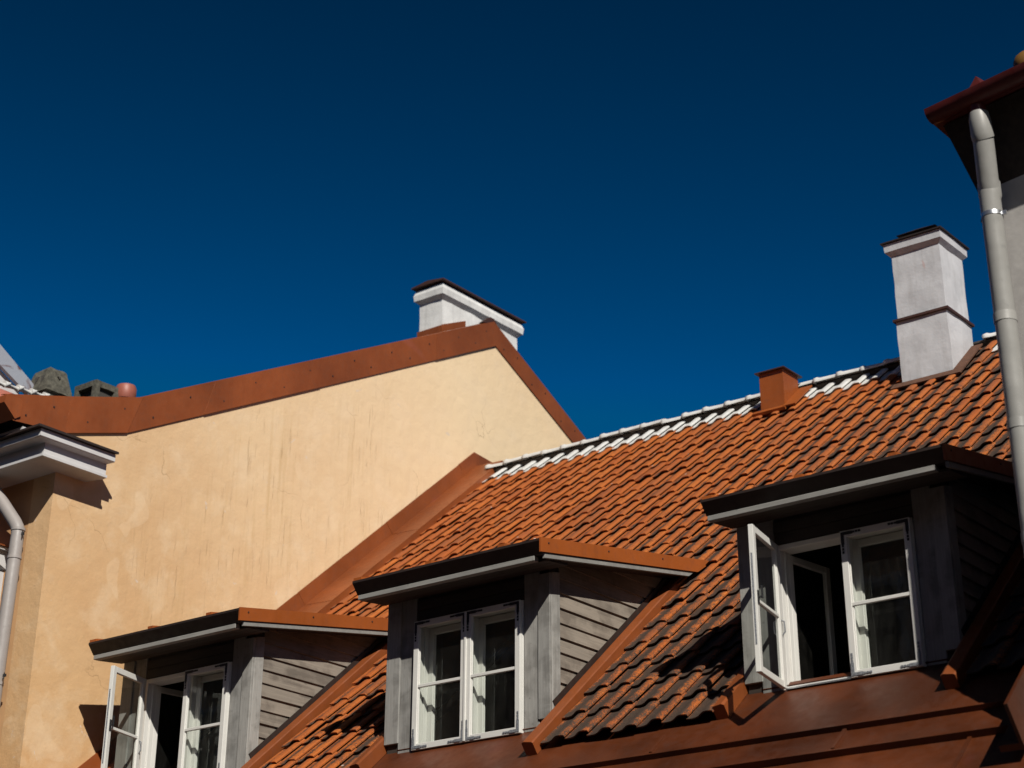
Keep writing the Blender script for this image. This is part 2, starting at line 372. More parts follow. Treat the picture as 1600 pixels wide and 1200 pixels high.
# ================================================================== TILED HOUSE
house = thing('tiled_house', (-8.8, 10.65, 0), 'low house with orange pantile roof, three grey dormers and red metal eave', 'house')
wl = MB(); wl.box(XA+0.01, XC-0.01, 10.72, 11.0, 0, 3.95); wl.box(XA+0.01, XC-0.01, 22.0, 22.3, 0, 4.4)
wl.build('wall', 'grey_plaster', house)
fl = MB(); fl.box(XA+0.02, XC-0.02, 11.0, 22.0, 3.9, 3.98); fl.build('attic_floor', 'interior', house)

DX = {'left': -13.055, 'mid': -9.975, 'right': -6.74}; DW = 1.595
S_R = 7.30                                                   # slope length to the ridge
# roof deck (under the tiles), open where the dormers stand
dk = MB(); xs = [XA+0.01]
for k in ('left', 'mid', 'right'): xs += [DX[k]+0.07, DX[k]+DW-0.07]
xs.append(XC-0.01)
for i in range(len(xs)-1):
    s0 = 2.75 if i % 2 == 1 else -0.32
    roofbox(dk, xs[i], xs[i+1], s0, S_R, -0.11, -0.075)
R_ = RP(0, S_R, -0.075)
dk.prism([(XA+0.01, R_.y, R_.z), (XA+0.01, 22.3, 4.5), (XA+0.01, 22.3, 4.4), (XA+0.01, R_.y, R_.z-0.08)], (XC-XA-0.02, 0, 0))
roof = dk.build('tiled_roof', 'dark_wood', house)

# sheet-metal eave apron: three stepped runs with raised lips, and folded seams down the slope
def apron(s0, s1, off, lip):
    mb = MB(); nx = 36; xa, xb = XA+0.012, XC-0.012
    vs = []; fs = []
    from mathutils import noise as mn
    for j, s in enumerate((s0, (s0+s1)/2, s1)):
        for i in range(nx+1):
            x = xa + (xb-xa)*i/nx
            vs.append(RP(x, s, off + 0.006*mn.noise(Vector((x*2.3, s*4, off*50)))))
    for j in range(2):
        for i in range(nx): fs.append((j*(nx+1)+i, j*(nx+1)+i+1, (j+1)*(nx+1)+i+1, (j+1)*(nx+1)+i))
    mb.add(vs, fs)
    if lip: roofbox(mb, xa, xb, s0-0.016, s0+0.004, off-0.035, off+0.010)
    return mb.build('eave_apron', 'apron_metal', house, smooth=True)
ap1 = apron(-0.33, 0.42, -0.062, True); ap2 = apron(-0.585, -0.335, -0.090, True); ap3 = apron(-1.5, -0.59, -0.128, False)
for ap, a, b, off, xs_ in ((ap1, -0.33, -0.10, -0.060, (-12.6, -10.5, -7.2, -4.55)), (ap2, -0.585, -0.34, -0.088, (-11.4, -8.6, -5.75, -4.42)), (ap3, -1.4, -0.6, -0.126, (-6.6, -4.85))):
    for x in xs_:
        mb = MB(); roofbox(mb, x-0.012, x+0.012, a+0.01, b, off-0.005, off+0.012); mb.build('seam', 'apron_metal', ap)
mb = MB(); mb.box(XA+0.02, XC-0.02, 9.95, 10.72, 3.36, 3.40); mb.build('eave_soffit', 'offwhite', house)
# sheet upstand against the grey house and its little gutter tray
mb = MB(); roofbox(mb, XC-0.16, XC-0.012, -0.95, 2.6, -0.06, -0.02); roofbox(mb, XC-0.035, XC-0.013, -0.95, 2.6, -0.02, 0.22)
mb.build('wall_upstand', 'apron_metal', house)
# sheet flashing against the yellow gable
mb = MB()
mb.prism([RP(XA+0.006, -0.3, -0.05), RP(XA+0.006, -0.3, 0.20), RP(XA+0.020, -0.3, 0.20), RP(XA+0.030, -0.3, 0.055), RP(XA+0.40, -0.3, 0.040), RP(XA+0.40, -0.3, -0.05)],
         RP(0, 7.50, 0)-RP(0, -0.3, 0))
wf = mb.build('wall_flashing', 'red_metal', house)
for sj in (1.25, 2.95, 3.9, 5.6):
    pj = [(XA+0.008, 0.203), (XA+0.0225, 0.203), (XA+0.0325, 0.0575), (XA+0.402, 0.0425), (XA+0.402, 0.036), (XA+0.036, 0.05), (XA+0.008, 0.05)]
    mb = MB(); mb.prism([RP(px, sj, po) for px, po in pj], RP(0, 0.9, 0)-RP(0, 0, 0)); mb.build('flashing_lap', 'red_metal', wf)
mb = MB(); a = RP(XA+0.021, 7.56, 0.20)
mb.prism([RP(XA+0.008, 7.20, 0.205), RP(XA+0.008, 7.56, 0.205), RP(XA+0.008, 7.83, -0.06), RP(XA+0.008, 7.2, -0.02)], (0.018, 0, 0)); mb.build('flashing_end', 'red_metal', wf)

# ------------------------------------------------------------------ dormers
ZT = lambda y: 5.93 + 0.166*(y-10.89)                        # top of a dormer roof
def sash(parent, hinge, ang, w, h, side, name='window_sash', irons=True, latch=False, bars=True, pane=True, mat='white'):
    """casement: local x runs from the hinge stile, y is inwards, z up"""
    T = Matrix.Translation(Vector(hinge)) @ Matrix.Rotation(ang, 4, 'Z') @ Matrix.Scale(side, 4, Vector((1, 0, 0)))
    st, d = 0.048, 0.036
    mb = MB()
    mb.box(0, st, 0, d, 0, h, T); mb.box(w-st, w, 0, d, 0, h, T)
    mb.box(st, w-st, 0.002, d-0.002, 0, st*0.95, T); mb.box(st, w-st, 0.002, d-0.002, h-st, h, T)
    if bars: mb.box(st, w-st, 0.004, d-0.006, h*0.475, h*0.475+0.024, T)
    # moulded inner edge of the stiles
    for x0, x1 in ((st, st+0.008), (w-st-0.008, w-st)): mb.box(x0, x1, 0.012, d-0.010, st*0.95, h-st, T)
    o = mb.build(name, mat, parent, bevel=0.0025)
    if pane:
        for z0, z1 in (((st*0.95, h*0.475), (h*0.475+0.024, h-st)) if bars else ((st*0.95, h-st),)):
            mesh('pane', [T @ Vector(p) for p in ((st, d*0.55, z0), (w-st, d*0.55, z0), (w-st, d*0.55, z1), (st, d*0.55, z1))], [(0, 1, 2, 3)], 'glass', parent)
    if irons:
        for (cx, cz, sx, sz, m_) in ((0.008, 0.010, 1, 1, 'worn_iron'), (w-0.008, 0.010, -1, 1, 'worn_iron'), (0.008, h-0.010, 1, -1, 'iron'), (w-0.008, h-0.010, -1, -1, 'iron')):  # lower brackets lighter, upper darker: sunlit and eave-shaded tones put into the iron
            mb = MB()
            def bx(a0, a1, b0, b1):
                x0, x1 = sorted((cx+sx*a0, cx+sx*a1)); z0, z1 = sorted((cz+sz*b0, cz+sz*b1)); mb.box(x0, x1, -0.004, 0.002, z0, z1, T)
            bx(0, 0.022, 0, 0.085); bx(0.022, 0.085, 0, 0.020)
            for q in (0.095, 0.118, 0.140):                    # scrolled ends
                bx(0.004, 0.018, q-0.009, q+0.008); bx(q-0.009, q+0.008, 0.003, 0.016)
            mb.build('corner_bracket', m_, parent)
    if latch:
        mb = MB(); x = w-st*0.5; zc = h*0.50
        mb.box(x-0.012, x+0.012, d, d+0.006, zc-0.045, zc+0.045, T); mb.box(x-0.006, x+0.006, d+0.006, d+0.030, zc-0.006, zc+0.006, T); mb.box(x-0.006, x+0.006, d+0.024, d+0.036, zc-0.01, zc+0.075, T)
        mb.build('window_handle', 'iron', parent)
        mb = MB(); mb.box(w-0.002, w+0.002, 0.010, 0.022, h*0.18, h*0.80, T); mb.build('seal_strip', 'worn_iron', parent)
        mb = MB(); mb.tube([T @ Vector((st*0.6, d, h*0.46)), T @ Vector((st*0.6, d+0.02, h*0.45)), T @ Vector((st*0.55, d+0.022, h*0.38)), T @ Vector((st*0.5, d+0.004, h*0.36))], 0.005, 8); mb.build('window_stay', 'worn_iron', parent)
    return o

def dormer(x0, openw, ang=0.0, label=None):
    xr = x0+DW; FY = 11.27
    b = MB()                                                   # the built body: cheeks and hidden framing
    for xa, xb in ((x0+0.012, x0+0.062), (xr-0.070, xr-0.020)):
        b.prism([(xa, 11.30, 4.55), (xa, 11.30, 5.955), (xa, 13.12, ZT(13.12)-0.035), (xa, 13.30, ZT(13.3)-0.10)], (xb-xa, 0, 0))
    b.box(x0+0.062, x0+0.29, 11.300, 11.36, 4.60, 5.955); b.box(x0+1.345, xr-0.070, 11.300, 11.36, 4.60, 5.955)
    b.box(x0+0.29, x0+1.345, 11.300, 11.36, 5.64, 5.955); b.box(x0+0.29, x0+1.345, 11.300, 11.38, 4.45, 4.635)
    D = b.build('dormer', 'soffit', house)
    if label: D['label'] = label
    # trim boards of the front
    def board(name, xa, xb, ya, yb, za, zb, mat='board'):
        mb = MB(); mb.box(xa, xb, ya, yb, za, zb); return mb.build(name, mat, D, bevel=0.003)
    board('corner_board', x0, x0+0.140, FY, FY+0.028, 4.725, 5.83)
    board('trim_board', x0+0.132, x0+0.290, FY+0.012, FY+0.029, 4.630, 5.83)
    board('trim_board', x0+1.348, xr-0.108, FY+0.012, FY+0.029, 4.650, 5.83)
    mb = MB(); mb.prism([(xr-0.110, FY, 4.725), (xr, FY, 4.725), (xr, FY+0.020, 4.74), (xr, FY+0.020, 5.80), (xr, FY, 5.80), (xr-0.110, FY, 5.80)][:2] + [(xr, FY, 5.80), (xr-0.110, FY, 5.80)], (0, 0.027, 0)); mb.build('corner_board', 'board', D, bevel=0.003)
    mb = MB(); mb.prism([(xr-0.022, FY+0.029, 4.745), (xr-0.022, FY+0.132, 4.838), (xr-0.022, FY+0.132, 5.83), (xr-0.022, FY+0.029, 5.81)], (0.022, 0, 0)); mb.build('corner_board', 'board', D, bevel=0.003)
    for i in range(2): board('lintel_board', x0+0.292, x0+1.346, FY+0.014, FY+0.029, 5.642+0.082*i, 5.720+0.082*i, 'soffit')  # lintels take the darkened soffit paint, standing in for eave shade
    # clapboards of the right cheek, clipped to the roof slope and the soffit
    k = -3
    while True:
        zb = 5.673 - 0.1115*k + random.uniform(-0.003, 0.003); k += 1
        if zb < 4.80: break
        z1 = zb+0.117
        yr = lambda z: YE + (z-ZE)/math.tan(PH) + 0.03
        ysf = lambda z: 10.89 + (z+0.10-5.93)/0.166            # where the soffit comes down to height z
        y0 = FY+0.133
        lo0, lo1 = y0, yr(zb); hi0, hi1 = y0, yr(z1)
        lo0 = max(lo0, ysf(zb)); hi0 = max(hi0, ysf(z1))
        if lo1 - lo0 < 0.02: continue
        if hi1 - hi0 < 0.01: hi0 = hi1 - 0.01
        xl, xo, xi = xr-0.0225, xr+0.002+random.uniform(-0.003, 0.002), xr-0.018
        vs = [(xl, lo0, zb), (xl, lo1, zb), (xl, hi1, z1), (xl, hi0, z1), (xo, lo0, zb), (xo, lo1, zb), (xi+0.002, hi1, z1), (xi+0.002, hi0, z1)]
        mesh('clapboard', vs, [(0, 3, 2, 1), (4, 5, 6, 7), (0, 1, 5, 4), (2, 3, 7, 6), (0, 4, 7, 3), (1, 2, 6, 5)], 'clap', D)
    # roof of the dormer
    xl, xq = x0-0.045, xr+0.21; y1 = 13.24
    mb = MB(); mb.prism([(xl+0.004, 10.894, ZT(10.894)-0.022), (xl+0.004, 10.894, ZT(10.894)-0.003), (xl+0.004, y1, ZT(y1)-0.003), (xl+0.004, y1, ZT(y1)-0.022)], (xq-xl-0.02, 0, 0))
    rs = mb.build('dormer_roof', 'dark_metal', D)
    for f in (0.004, 0.40, 0.78):                                # folded seams, seen end-on above the eave
        xx = xl+0.002+(xq-xl)*f
        mb = MB(); mb.prism([(xx, 10.888, ZT(10.888)-0.002), (xx, 10.888, ZT(10.888)+0.022), (xx, y1-0.1, ZT(y1-0.1)+0.022), (xx, y1-0.1, ZT(y1-0.1)-0.002)], (0.06 if f > 0.1 else 0.08, 0, 0)); mb.build('roof_seam', 'dormer_metal', D)
    mb = MB(); mb.prism([(xl, 10.886, 5.93), (xl, 10.886, 5.912), (xl, 10.952, 5.832), (xl, 11.01, 5.832), (xl, 11.01, 5.925)], (xq-xl-0.018, 0, 0)); mb.build('drip_edge', 'black_metal', D)
    mb = MB(); mb.box(x0-0.035, xr+0.10, 10.948, 11.004, 5.793, 5.829); mb.build('eave_board', 'fascia', D, bevel=0.002)
    for i in range(3):
        ya = 11.006+0.089*i; za = lambda y: 5.792 + 0.10*(y-11.0)
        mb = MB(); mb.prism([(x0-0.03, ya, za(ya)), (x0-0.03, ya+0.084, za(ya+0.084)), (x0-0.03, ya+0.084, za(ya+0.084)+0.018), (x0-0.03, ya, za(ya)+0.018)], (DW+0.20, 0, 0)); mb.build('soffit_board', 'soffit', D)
    # right-hand rake
    mb = MB(); P = lambda y, dz: (xq-0.014, y, ZT(y)+dz)
    mb.prism([P(10.884, -0.104), P(10.884, 0.004), P(13.26, 0.004), P(13.02, -0.104)], (0.014, 0, 0))
    rk = mb.build('rake_fascia', 'dormer_metal', D)
    for yy in (10.98, 11.75, 12.5):
        c_ = Vector((xq+0.001, yy, ZT(yy)-0.035)); mb = MB(); mb.tube([c_-Vector((0.001, 0, 0)), c_+Vector((0.004, 0, 0))], 0.007, 8); mb.build('screw', 'iron', D)
    mb = MB(); Q = lambda y, dz: (xq-0.036, y, ZT(y)+dz)
    mb.prism([Q(10.95, -0.146), Q(10.95, -0.107), Q(12.98, -0.107), Q(12.90, -0.146)], (0.024, 0, 0)); mb.build('rake_board', 'fascia', D, bevel=0.002)
    mb = MB(); Q = lambda y, dz: (xr-0.02, y, ZT(y)+dz)
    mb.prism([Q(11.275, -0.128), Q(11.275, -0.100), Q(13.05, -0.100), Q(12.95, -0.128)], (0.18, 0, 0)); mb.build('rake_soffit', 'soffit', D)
    # box flashings up both cheeks
    for sgn, xx in ((1, xr+0.002), (-1, x0-0.002)):
        pf = [(xx, -0.060), (xx, 0.036), (xx+sgn*0.020, 0.046), (xx+sgn*0.088, 0.036), (xx+sgn*0.096, 0.028), (xx+sgn*0.096, -0.060)]
        mb = MB(); mb.prism([RP(xx, 0.45, 0.0), RP(xx, 0.45, 0.082), RP(xx+sgn*0.006, 0.45, 0.082), RP(xx+sgn*0.006, 0.45, 0.0)], RP(0, 2.60, 0)-RP(0, 0.45, 0)); mb.build('cheek_upstand', 'black_metal', D)
        sa = -0.07 if sgn > 0 else 0.02
        mb = MB(); mb.prism([RP(px, sa, po) for px, po in pf], RP(0, 2.60, 0)-RP(0, sa, 0)); mb.build('cheek_flashing', 'red_metal', D)
    if True:
        mb = MB(); roofbox(mb, x0+0.135, xr-0.10, 0.325, 0.37, -0.055, -0.040); mb.build('sill_flashing', 'apron_metal', D)
    # window: deep white box frame, outer casements, inner casements
    wx0, wx1, z0, z1 = x0+0.295, x0+1.340, 4.640, 5.635
    mb = MB(); ya, yb = FY+0.010, FY+0.150; th = 0.034
    mb.box(wx0, wx0+th, ya, yb, z0, z1); mb.box(wx1-th, wx1, ya, yb, z0, z1); mb.box(wx0+th, wx1-th, ya, yb, z1-th, z1); mb.box(wx0+th, wx1-th, ya+0.002, yb, z0, z0+0.030)
    mb.box((wx0+wx1)/2-0.022, (wx0+wx1)/2+0.022, ya+0.045, yb-0.01, z0+0.03, z1-th)
    for xx in (wx0+th, wx1-th-0.012): mb.box(xx, xx+0.012, ya+0.052, yb-0.03, z0+0.03, z1-th)
    mb.build('window_frame', 'white', D, bevel=0.002)
    sw = (wx1-wx0)/2-0.004; hh = z1-z0-0.012; yo = FY-0.026
    if openw:
        sash(D, (wx0+0.004, yo, z0+0.006), -ang, sw, hh, 1, latch=True, irons=False)
        sash(D, (wx0+th+0.013, FY+0.105, z0+0.036), math.radians(82), sw-0.05, hh-0.065, 1, name='inner_sash', irons=False, bars=False)
        for zz in (z0+0.09, z1-0.17):
            mb = MB(); mb.box(wx0+th, wx0+th+0.004, FY+0.085, FY+0.135, zz, zz+0.075); mb.tube([(wx0+th+0.006, FY+0.100, zz-0.004), (wx0+th+0.006, FY+0.100, zz+0.08)], 0.007, 8); mb.build('hinge', 'white', D)
        mb = MB(); mb.box(wx0+0.03, (wx0+wx1)/2, FY-0.020, FY+0.012, z0+0.002, z0+0.012); mb.build('window_sill', 'galvanised', D)
    else:
        sash(D, (wx0+0.003, yo, z0+0.006), 0, sw, hh, 1)
        sash(D, (wx0+th+0.013, FY+0.105, z0+0.036), 0, sw-0.06, hh-0.065, 1, name='inner_sash', irons=False, bars=False)
    sash(D, (wx1-0.003, yo, z0+0.006), 0, sw, hh, -1)
    sash(D, (wx1-th-0.013, FY+0.105, z0+0.036), 0, sw-0.06, hh-0.065, -1, name='inner_sash', irons=False, bars=False)
    mb = MB(); xm = (wx0+wx1)/2; mb.box(xm-0.010, xm+0.010, yo-0.010, yo+0.002, z0+0.01, z1-0.01)
    if not openw: mb.build('cover_strip', 'white', D, bevel=0.002)
    return D
dormer(DX['left'], True, math.radians(74), 'leftmost dormer, its left casement open, against the yellow gable')
dormer(DX['mid'], False, 0, 'middle dormer with both casements closed')
dormer(DX['right'], True, math.radians(78), 'rightmost dormer, its left casement open, half in shadow')

# ------------------------------------------------------------------ pantiles
TW, GA, TL = 0.2035, 0.348, 0.400
PROF = [(0.000, -0.007), (0.020, -0.009), (0.050, -0.009), (0.080, -0.005), (0.102, 0.003), (0.120, 0.014), (0.136, 0.023), (0.152, 0.029), (0.176, 0.031), (0.200, 0.029), (0.213, 0.027), (0.219, 0.020)]
LIFT, TH = 0.026, 0.011
def tile_data(under=False, var=0):
    r = random.Random(100+var); n = len(PROF); v = []; f = []; sm = []; uvv = []
    sk = r.uniform(-0.002, 0.002)
    def z(u, h, t): return h + LIFT*(1-t) + sk*(u/TW-0.5)
    def row(t, dz, y): 
        for u, h in PROF: v.append((u, y, z(u, h, t)+dz)); uvv.append((u/TW, t))
    row(0, 0, 0.0); row(1, 0, TL)
    for i in range(n-1): f.append((i, i+1, n+i+1, n+i)); sm.append(True)
    b = len(v); row(0, 0, 0.0); row(0, -TH, 0.003)
    for i in range(n-1): f.append((b+i+1, b+i, b+n+i, b+n+i+1)); sm.append(False)
    b = len(v); u, h = PROF[-1]
    for t, dz in ((0, 0), (1, 0), (1, -0.010), (0, -0.010)): v.append((u, TL*t, z(u, h, t)+dz)); uvv.append((u/TW, t))
    f.append((b, b+3, b+2, b+1)); sm.append(False)
    if under:
        b = len(v); row(0, -TH, 0.003); row(1, -TH, TL)
        for i in range(n-1): f.append((b+i+1, b+i, b+n+i, b+n+i+1)); sm.append(True)
    return v, f, sm, uvv
def finish_tile(me, f, sm, uvv, mat):
    me.materials.append(M[mat])
    me.polygons.foreach_set('use_smooth', sm)
    uvl = me.uv_layers.new(name='tile')
    flat = []
    for lp in me.loops: flat += uvv[lp.vertex_index]
    uvl.data.foreach_set('uv', flat)
TD = [tile_data(False, i) for i in range(4)]; TDU = tile_data(True, 9)
def tmesh(name, data, mat):
    me = bpy.data.meshes.new(name); me.from_pydata(data[0], [], data[1]); finish_tile(me, *data[1:], mat); return me
TM = [tmesh('tile', d, 'tile') for d in TD]; TMU = tmesh('eave_tile', TDU, 'tile'); TMW = [tmesh('white_tile', d, 'white_tile') for d in TD[:2]]
RX = Matrix.Rotation(PH, 4, 'X')
def in_dormer(xc, s):
    for k in DX:
        if DX[k]-0.13 < xc < DX[k]+DW+0.05 and -0.5 < s < 2.50: return True
        if DX[k]+0.02 < xc < DX[k]+DW-0.02 and s < 2.70: return True
    return False
tiles = []; X0 = XA+0.39-0.012
ncol = int((XC-0.08-X0)/TW)
for r in range(21):
    rr = random.Random(r*13+5); jy = rr.uniform(-0.006, 0.006)
    for c_ in range(ncol):
        x = X0+c_*TW; s = r*GA; xc = x+TW*0.5
        if in_dormer(xc, s+0.15): continue
        if -7.70 < xc < -7.07 and 6.40 < s+0.1 < 7.10: continue            # chimney
        if -9.36 < xc < -9.02 and s > 6.70: continue                       # sheet-metal vent
        rz = random.gauss(0, 0.010); ry = random.gauss(0, 0.016); dz = abs(random.gauss(0, 0.003))
        M4 = Matrix.Translation(RP(x+random.gauss(0, 0.0025), s + jy + random.gauss(0, 0.007), dz-0.030)) @ RX @ Matrix.Rotation(rz, 4, 'Z') @ Matrix.Rotation(ry, 4, 'Y')
        white = r == 20 and not (-7.1 < xc < -6.95)
        tiles.append((M4, r, white, c_))
# which tiles does the street see best: those become single objects, the rest one field of tiles
bpy.context.view_layer.update(); dg = bpy.context.evaluated_depsgraph_get()
cand = []
for i, (M4, r, white, c_) in enumerate(tiles):
    if white: continue
    P = M4 @ Vector((TW*0.6, GA*0.4, 0.06)); d = P-CAMLOC; q = mw.inverted() @ P
    px = 800 + 2995.036*q.x/-q.z; py = 280 - 2995.036*q.y/-q.z
    if not (-10 < px < 1610 and -10 < py < 1210): continue
    hit = sc.ray_cast(dg, CAMLOC, d.normalized(), distance=d.length-0.12)
    if hit[0]: continue
    cand.append((d.length, i))
cand.sort(); single = set(i for _, i in cand[:300])
fv, ff, fs_, fu = [], [], [], []
for i, (M4, r, white, c_) in enumerate(tiles):
    if white or i in single:
        me = TMW[i % 2] if white else (TMU if r == 0 else TM[i % 4])
        o = bpy.data.objects.new('white_tile' if white else 'tile', me); COL.objects.link(o); o.parent = roof; o.matrix_basis = M4
    else:
        v, f, sm, uvv = TDU if r == 0 else TD[i % 4]; b = len(fv)
        fv += [M4 @ Vector(p) for p in v]; ff += [tuple(k+b for k in q) for q in f]; fs_ += sm; fu += uvv
me = bpy.data.meshes.new('tile_field'); me.from_pydata([tuple(v) for v in fv], [], ff); finish_tile(me, ff, fs_, fu, 'tile')
o = bpy.data.objects.new('tile_field', me); COL.objects.link(o); o.parent = roof; o['kind'] = 'stuff'

mb = MB(); roofbox(mb, XA+0.03, XC-0.02, 7.275, 7.34, -0.09, 0.022); mb.build('ridge_bedding', 'dark_wood', roof)
# ridge tiles: tapering half-rounds with a raised collar on the left end
def ridge_mesh():
    mb = MB(); seg = 8; prof = [(0.0, 0.064), (0.040, 0.067), (0.070, 0.052), (0.31, 0.042)]
    vs = []; fs = []
    for x, r in prof:
        for k in range(seg+1):
            a = math.pi*(-0.08 + 1.16*k/seg); vs.append((x, -r*math.cos(a), r*0.80*math.sin(a)))
    for j in range(len(prof)-1):
        for k in range(seg): fs.append((j*(seg+1)+k, j*(seg+1)+k+1, (j+1)*(seg+1)+k+1, (j+1)*(seg+1)+k))
    fs += [tuple(range(seg, -1, -1))]
    me = bpy.data.meshes.new('ridge_tile'); me.from_pydata(vs, [], fs)
    for p in me.polygons: p.use_smooth = len(p.vertices) == 4
    me.materials.append(M['white_tile']); return me
RM = ridge_mesh(); rc = RP(0, 7.300, 0.034); x = XA+0.30; i = 0
while x < XC-0.3:
    if not (-7.85 < x < -7.10):
        o = bpy.data.objects.new('ridge_tile', RM); COL.objects.link(o); o.parent = roof
        o.matrix_basis = Matrix.Translation((x, rc.y+random.gauss(0, 0.004), rc.z+random.gauss(0, 0.004))) @ Matrix.Rotation(random.gauss(0, 0.015)-0.01, 4, 'Y') @ Matrix.Rotation(random.gauss(0, 0.012), 4, 'Z')
    x += 0.272; i += 1

# ------------------------------------------------------------------ chimney on the tiled roof
cx0, cx1, cy0, cy1 = -7.635, -7.100, 16.05, 16.56
mb = MB(); mb.box(cx0-0.004, cx1+0.004, cy0-0.004, cy1+0.03, 8.35, 9.335); mb.box(cx0+0.012, cx1-0.002, cy0+0.006, cy1, 9.335, 10.06)
ch = mb.build('chimney', 'limewash', house); rough_up(ch, 0.007, 4, 5.0, 3)
mb = MB(); mb.box(cx0-0.030, cx1+0.030, cy0-0.030, cy1+0.050, 9.325, 9.350); mb.build('drip_band', 'dark_metal', ch)
mb = MB()
for (e0, z0, e1, z1) in ((0.0, 10.045, 0.042, 10.088), (0.042, 10.088, 0.046, 10.172)):
    a = [(cx0-e0, cy0-e0, z0), (cx1+e0, cy0-e0, z0), (cx1+e0, cy1+e0, z0), (cx0-e0, cy1+e0, z0)]
    b = [(cx0-e1, cy0-e1, z1), (cx1+e1, cy0-e1, z1), (cx1+e1, cy1+e1, z1), (cx0-e1, cy1+e1, z1)]
    mb.add(a+b, [(3, 2, 1, 0), (4, 5, 6, 7)] + [(k, (k+1) % 4, 4+(k+1) % 4, 4+k) for k in range(4)])
o = mb.build('chimney_crown', 'limewash', ch); rough_up(o, 0.004, 2, 7.0, 5)
mb = MB(); mb.box(cx0-0.068, cx1+0.068, cy0-0.068, cy1+0.068, 10.176, 10.190); mb.build('cap_sheet', 'black_metal', ch)
mb = MB(); hx0, hx1, hy0, hy1 = cx0+0.10, cx1-0.06, cy0+0.06, cy1-0.08
for x, y in ((hx0+.02, hy0+.02), (hx1-.05, hy0+.02), (hx1-.05, hy1-.05), (hx0+.02, hy1-.05)): mb.box(x, x+0.03, y, y+0.03, 10.198, 10.275)
mb.build('hood_post', 'dark_metal', ch)
mb = MB(); mb.add([(hx0-.03, hy0-.03, 10.275), (hx1+.03, hy0-.03, 10.275), (hx1+.03, hy1+.03, 10.275), (hx0-.03, hy1+.03, 10.275), ((hx0+hx1)/2, hy0+.05, 10.325), ((hx0+hx1)/2, hy1-.05, 10.325)], [(3, 2, 1, 0), (0, 1, 4), (1, 2, 5, 4), (2, 3, 5), (3, 0, 4, 5)]); mb.build('hood', 'black_metal', ch)
mb = MB()
roofbox(mb, cx0-0.09, cx1+0.12, 6.42, 6.55, 0.012, 0.026); roofbox(mb, cx1+0.004, cx1+0.12, 6.55, 7.2, 0.012, 0.026)
mb.build('chimney_apron', 'mortar', ch)

# ------------------------------------------------------------------ sheet-metal vent beside the ridge
vx0, vx1, vy0, vy1 = -9.310, -9.030, 16.19, 16.50
mb = MB(); mb.box(vx0, vx1, vy0, vy1, 8.60, 9.235); vt = mb.build('roof_vent', 'dormer_metal', house)
mb = MB(); e = 0.035; mb.add([(vx0-e, vy0-e, 9.235), (vx1+e, vy0-e, 9.235), (vx1+e, vy1+e, 9.235), (vx0-e, vy1+e, 9.235), (vx0-e, vy0-e, 9.248), (vx1+e, vy0-e, 9.248), (vx1+e, vy1+e, 9.248), (vx0-e, vy1+e, 9.248), ((vx0+vx1)/2, (vy0+vy1)/2, 9.285)],
    [(3, 2, 1, 0), (0, 1, 5, 4), (1, 2, 6, 5), (2, 3, 7, 6), (3, 0, 4, 7), (4, 5, 8), (5, 6, 8), (6, 7, 8), (7, 4, 8)]); mb.build('vent_cap', 'dark_metal', vt)
mb = MB(); roofbox(mb, vx0-0.075, vx1+0.035, 6.68, 6.745, 0.020, 0.052); roofbox(mb, vx1+0.002, vx1+0.15, 6.70, 7.20, 0.040, 0.056); mb.build('vent_flange', 'dormer_metal', vt)

# ================================================================== YELLOW HOUSE
yh = thing('yellow_house', (-16, 10.65, 0), 'tall yellow plastered house with plain gable and red metal verge', 'house')
YF = 10.65
gable = [(YF, 0), (YF, 7.75), (10.15, 7.90), (10.69, 8.06), (11.50, 8.33), (17.09, 11.13), (24.2, 7.56), (24.2, 0)]
VB = [(10.10, 7.845), (10.70, 7.905), (11.426, 8.125), (17.10, 10.969), (24.3, 7.45)]      # lower edge of the verge
VTp = [(9.98, 8.060), (10.72, 8.27), (11.58, 8.534), (17.07, 11.286), (24.3, 7.66)]        # upper edge
gp = [(YF, 0), (YF, 7.93)] + [(y, z+0.06) for y, z in VB[1:]] + [(24.3, 0)]
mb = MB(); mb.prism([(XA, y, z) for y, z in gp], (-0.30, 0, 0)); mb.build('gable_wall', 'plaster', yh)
mb = MB(); mb.box(-24, XA-0.302, YF+0.003, YF+0.3, 0, 7.93); mb.build('front_wall', 'front_plaster', yh)
mb = MB(); mb.prism([(XA-0.01, y, z-0.03) for y, z in VTp] + [(XA-0.01, y, z+0.10) for y, z in VB[::-1]], (-11, 0, 0)); mb.build('roof', 'dark_wood', yh)
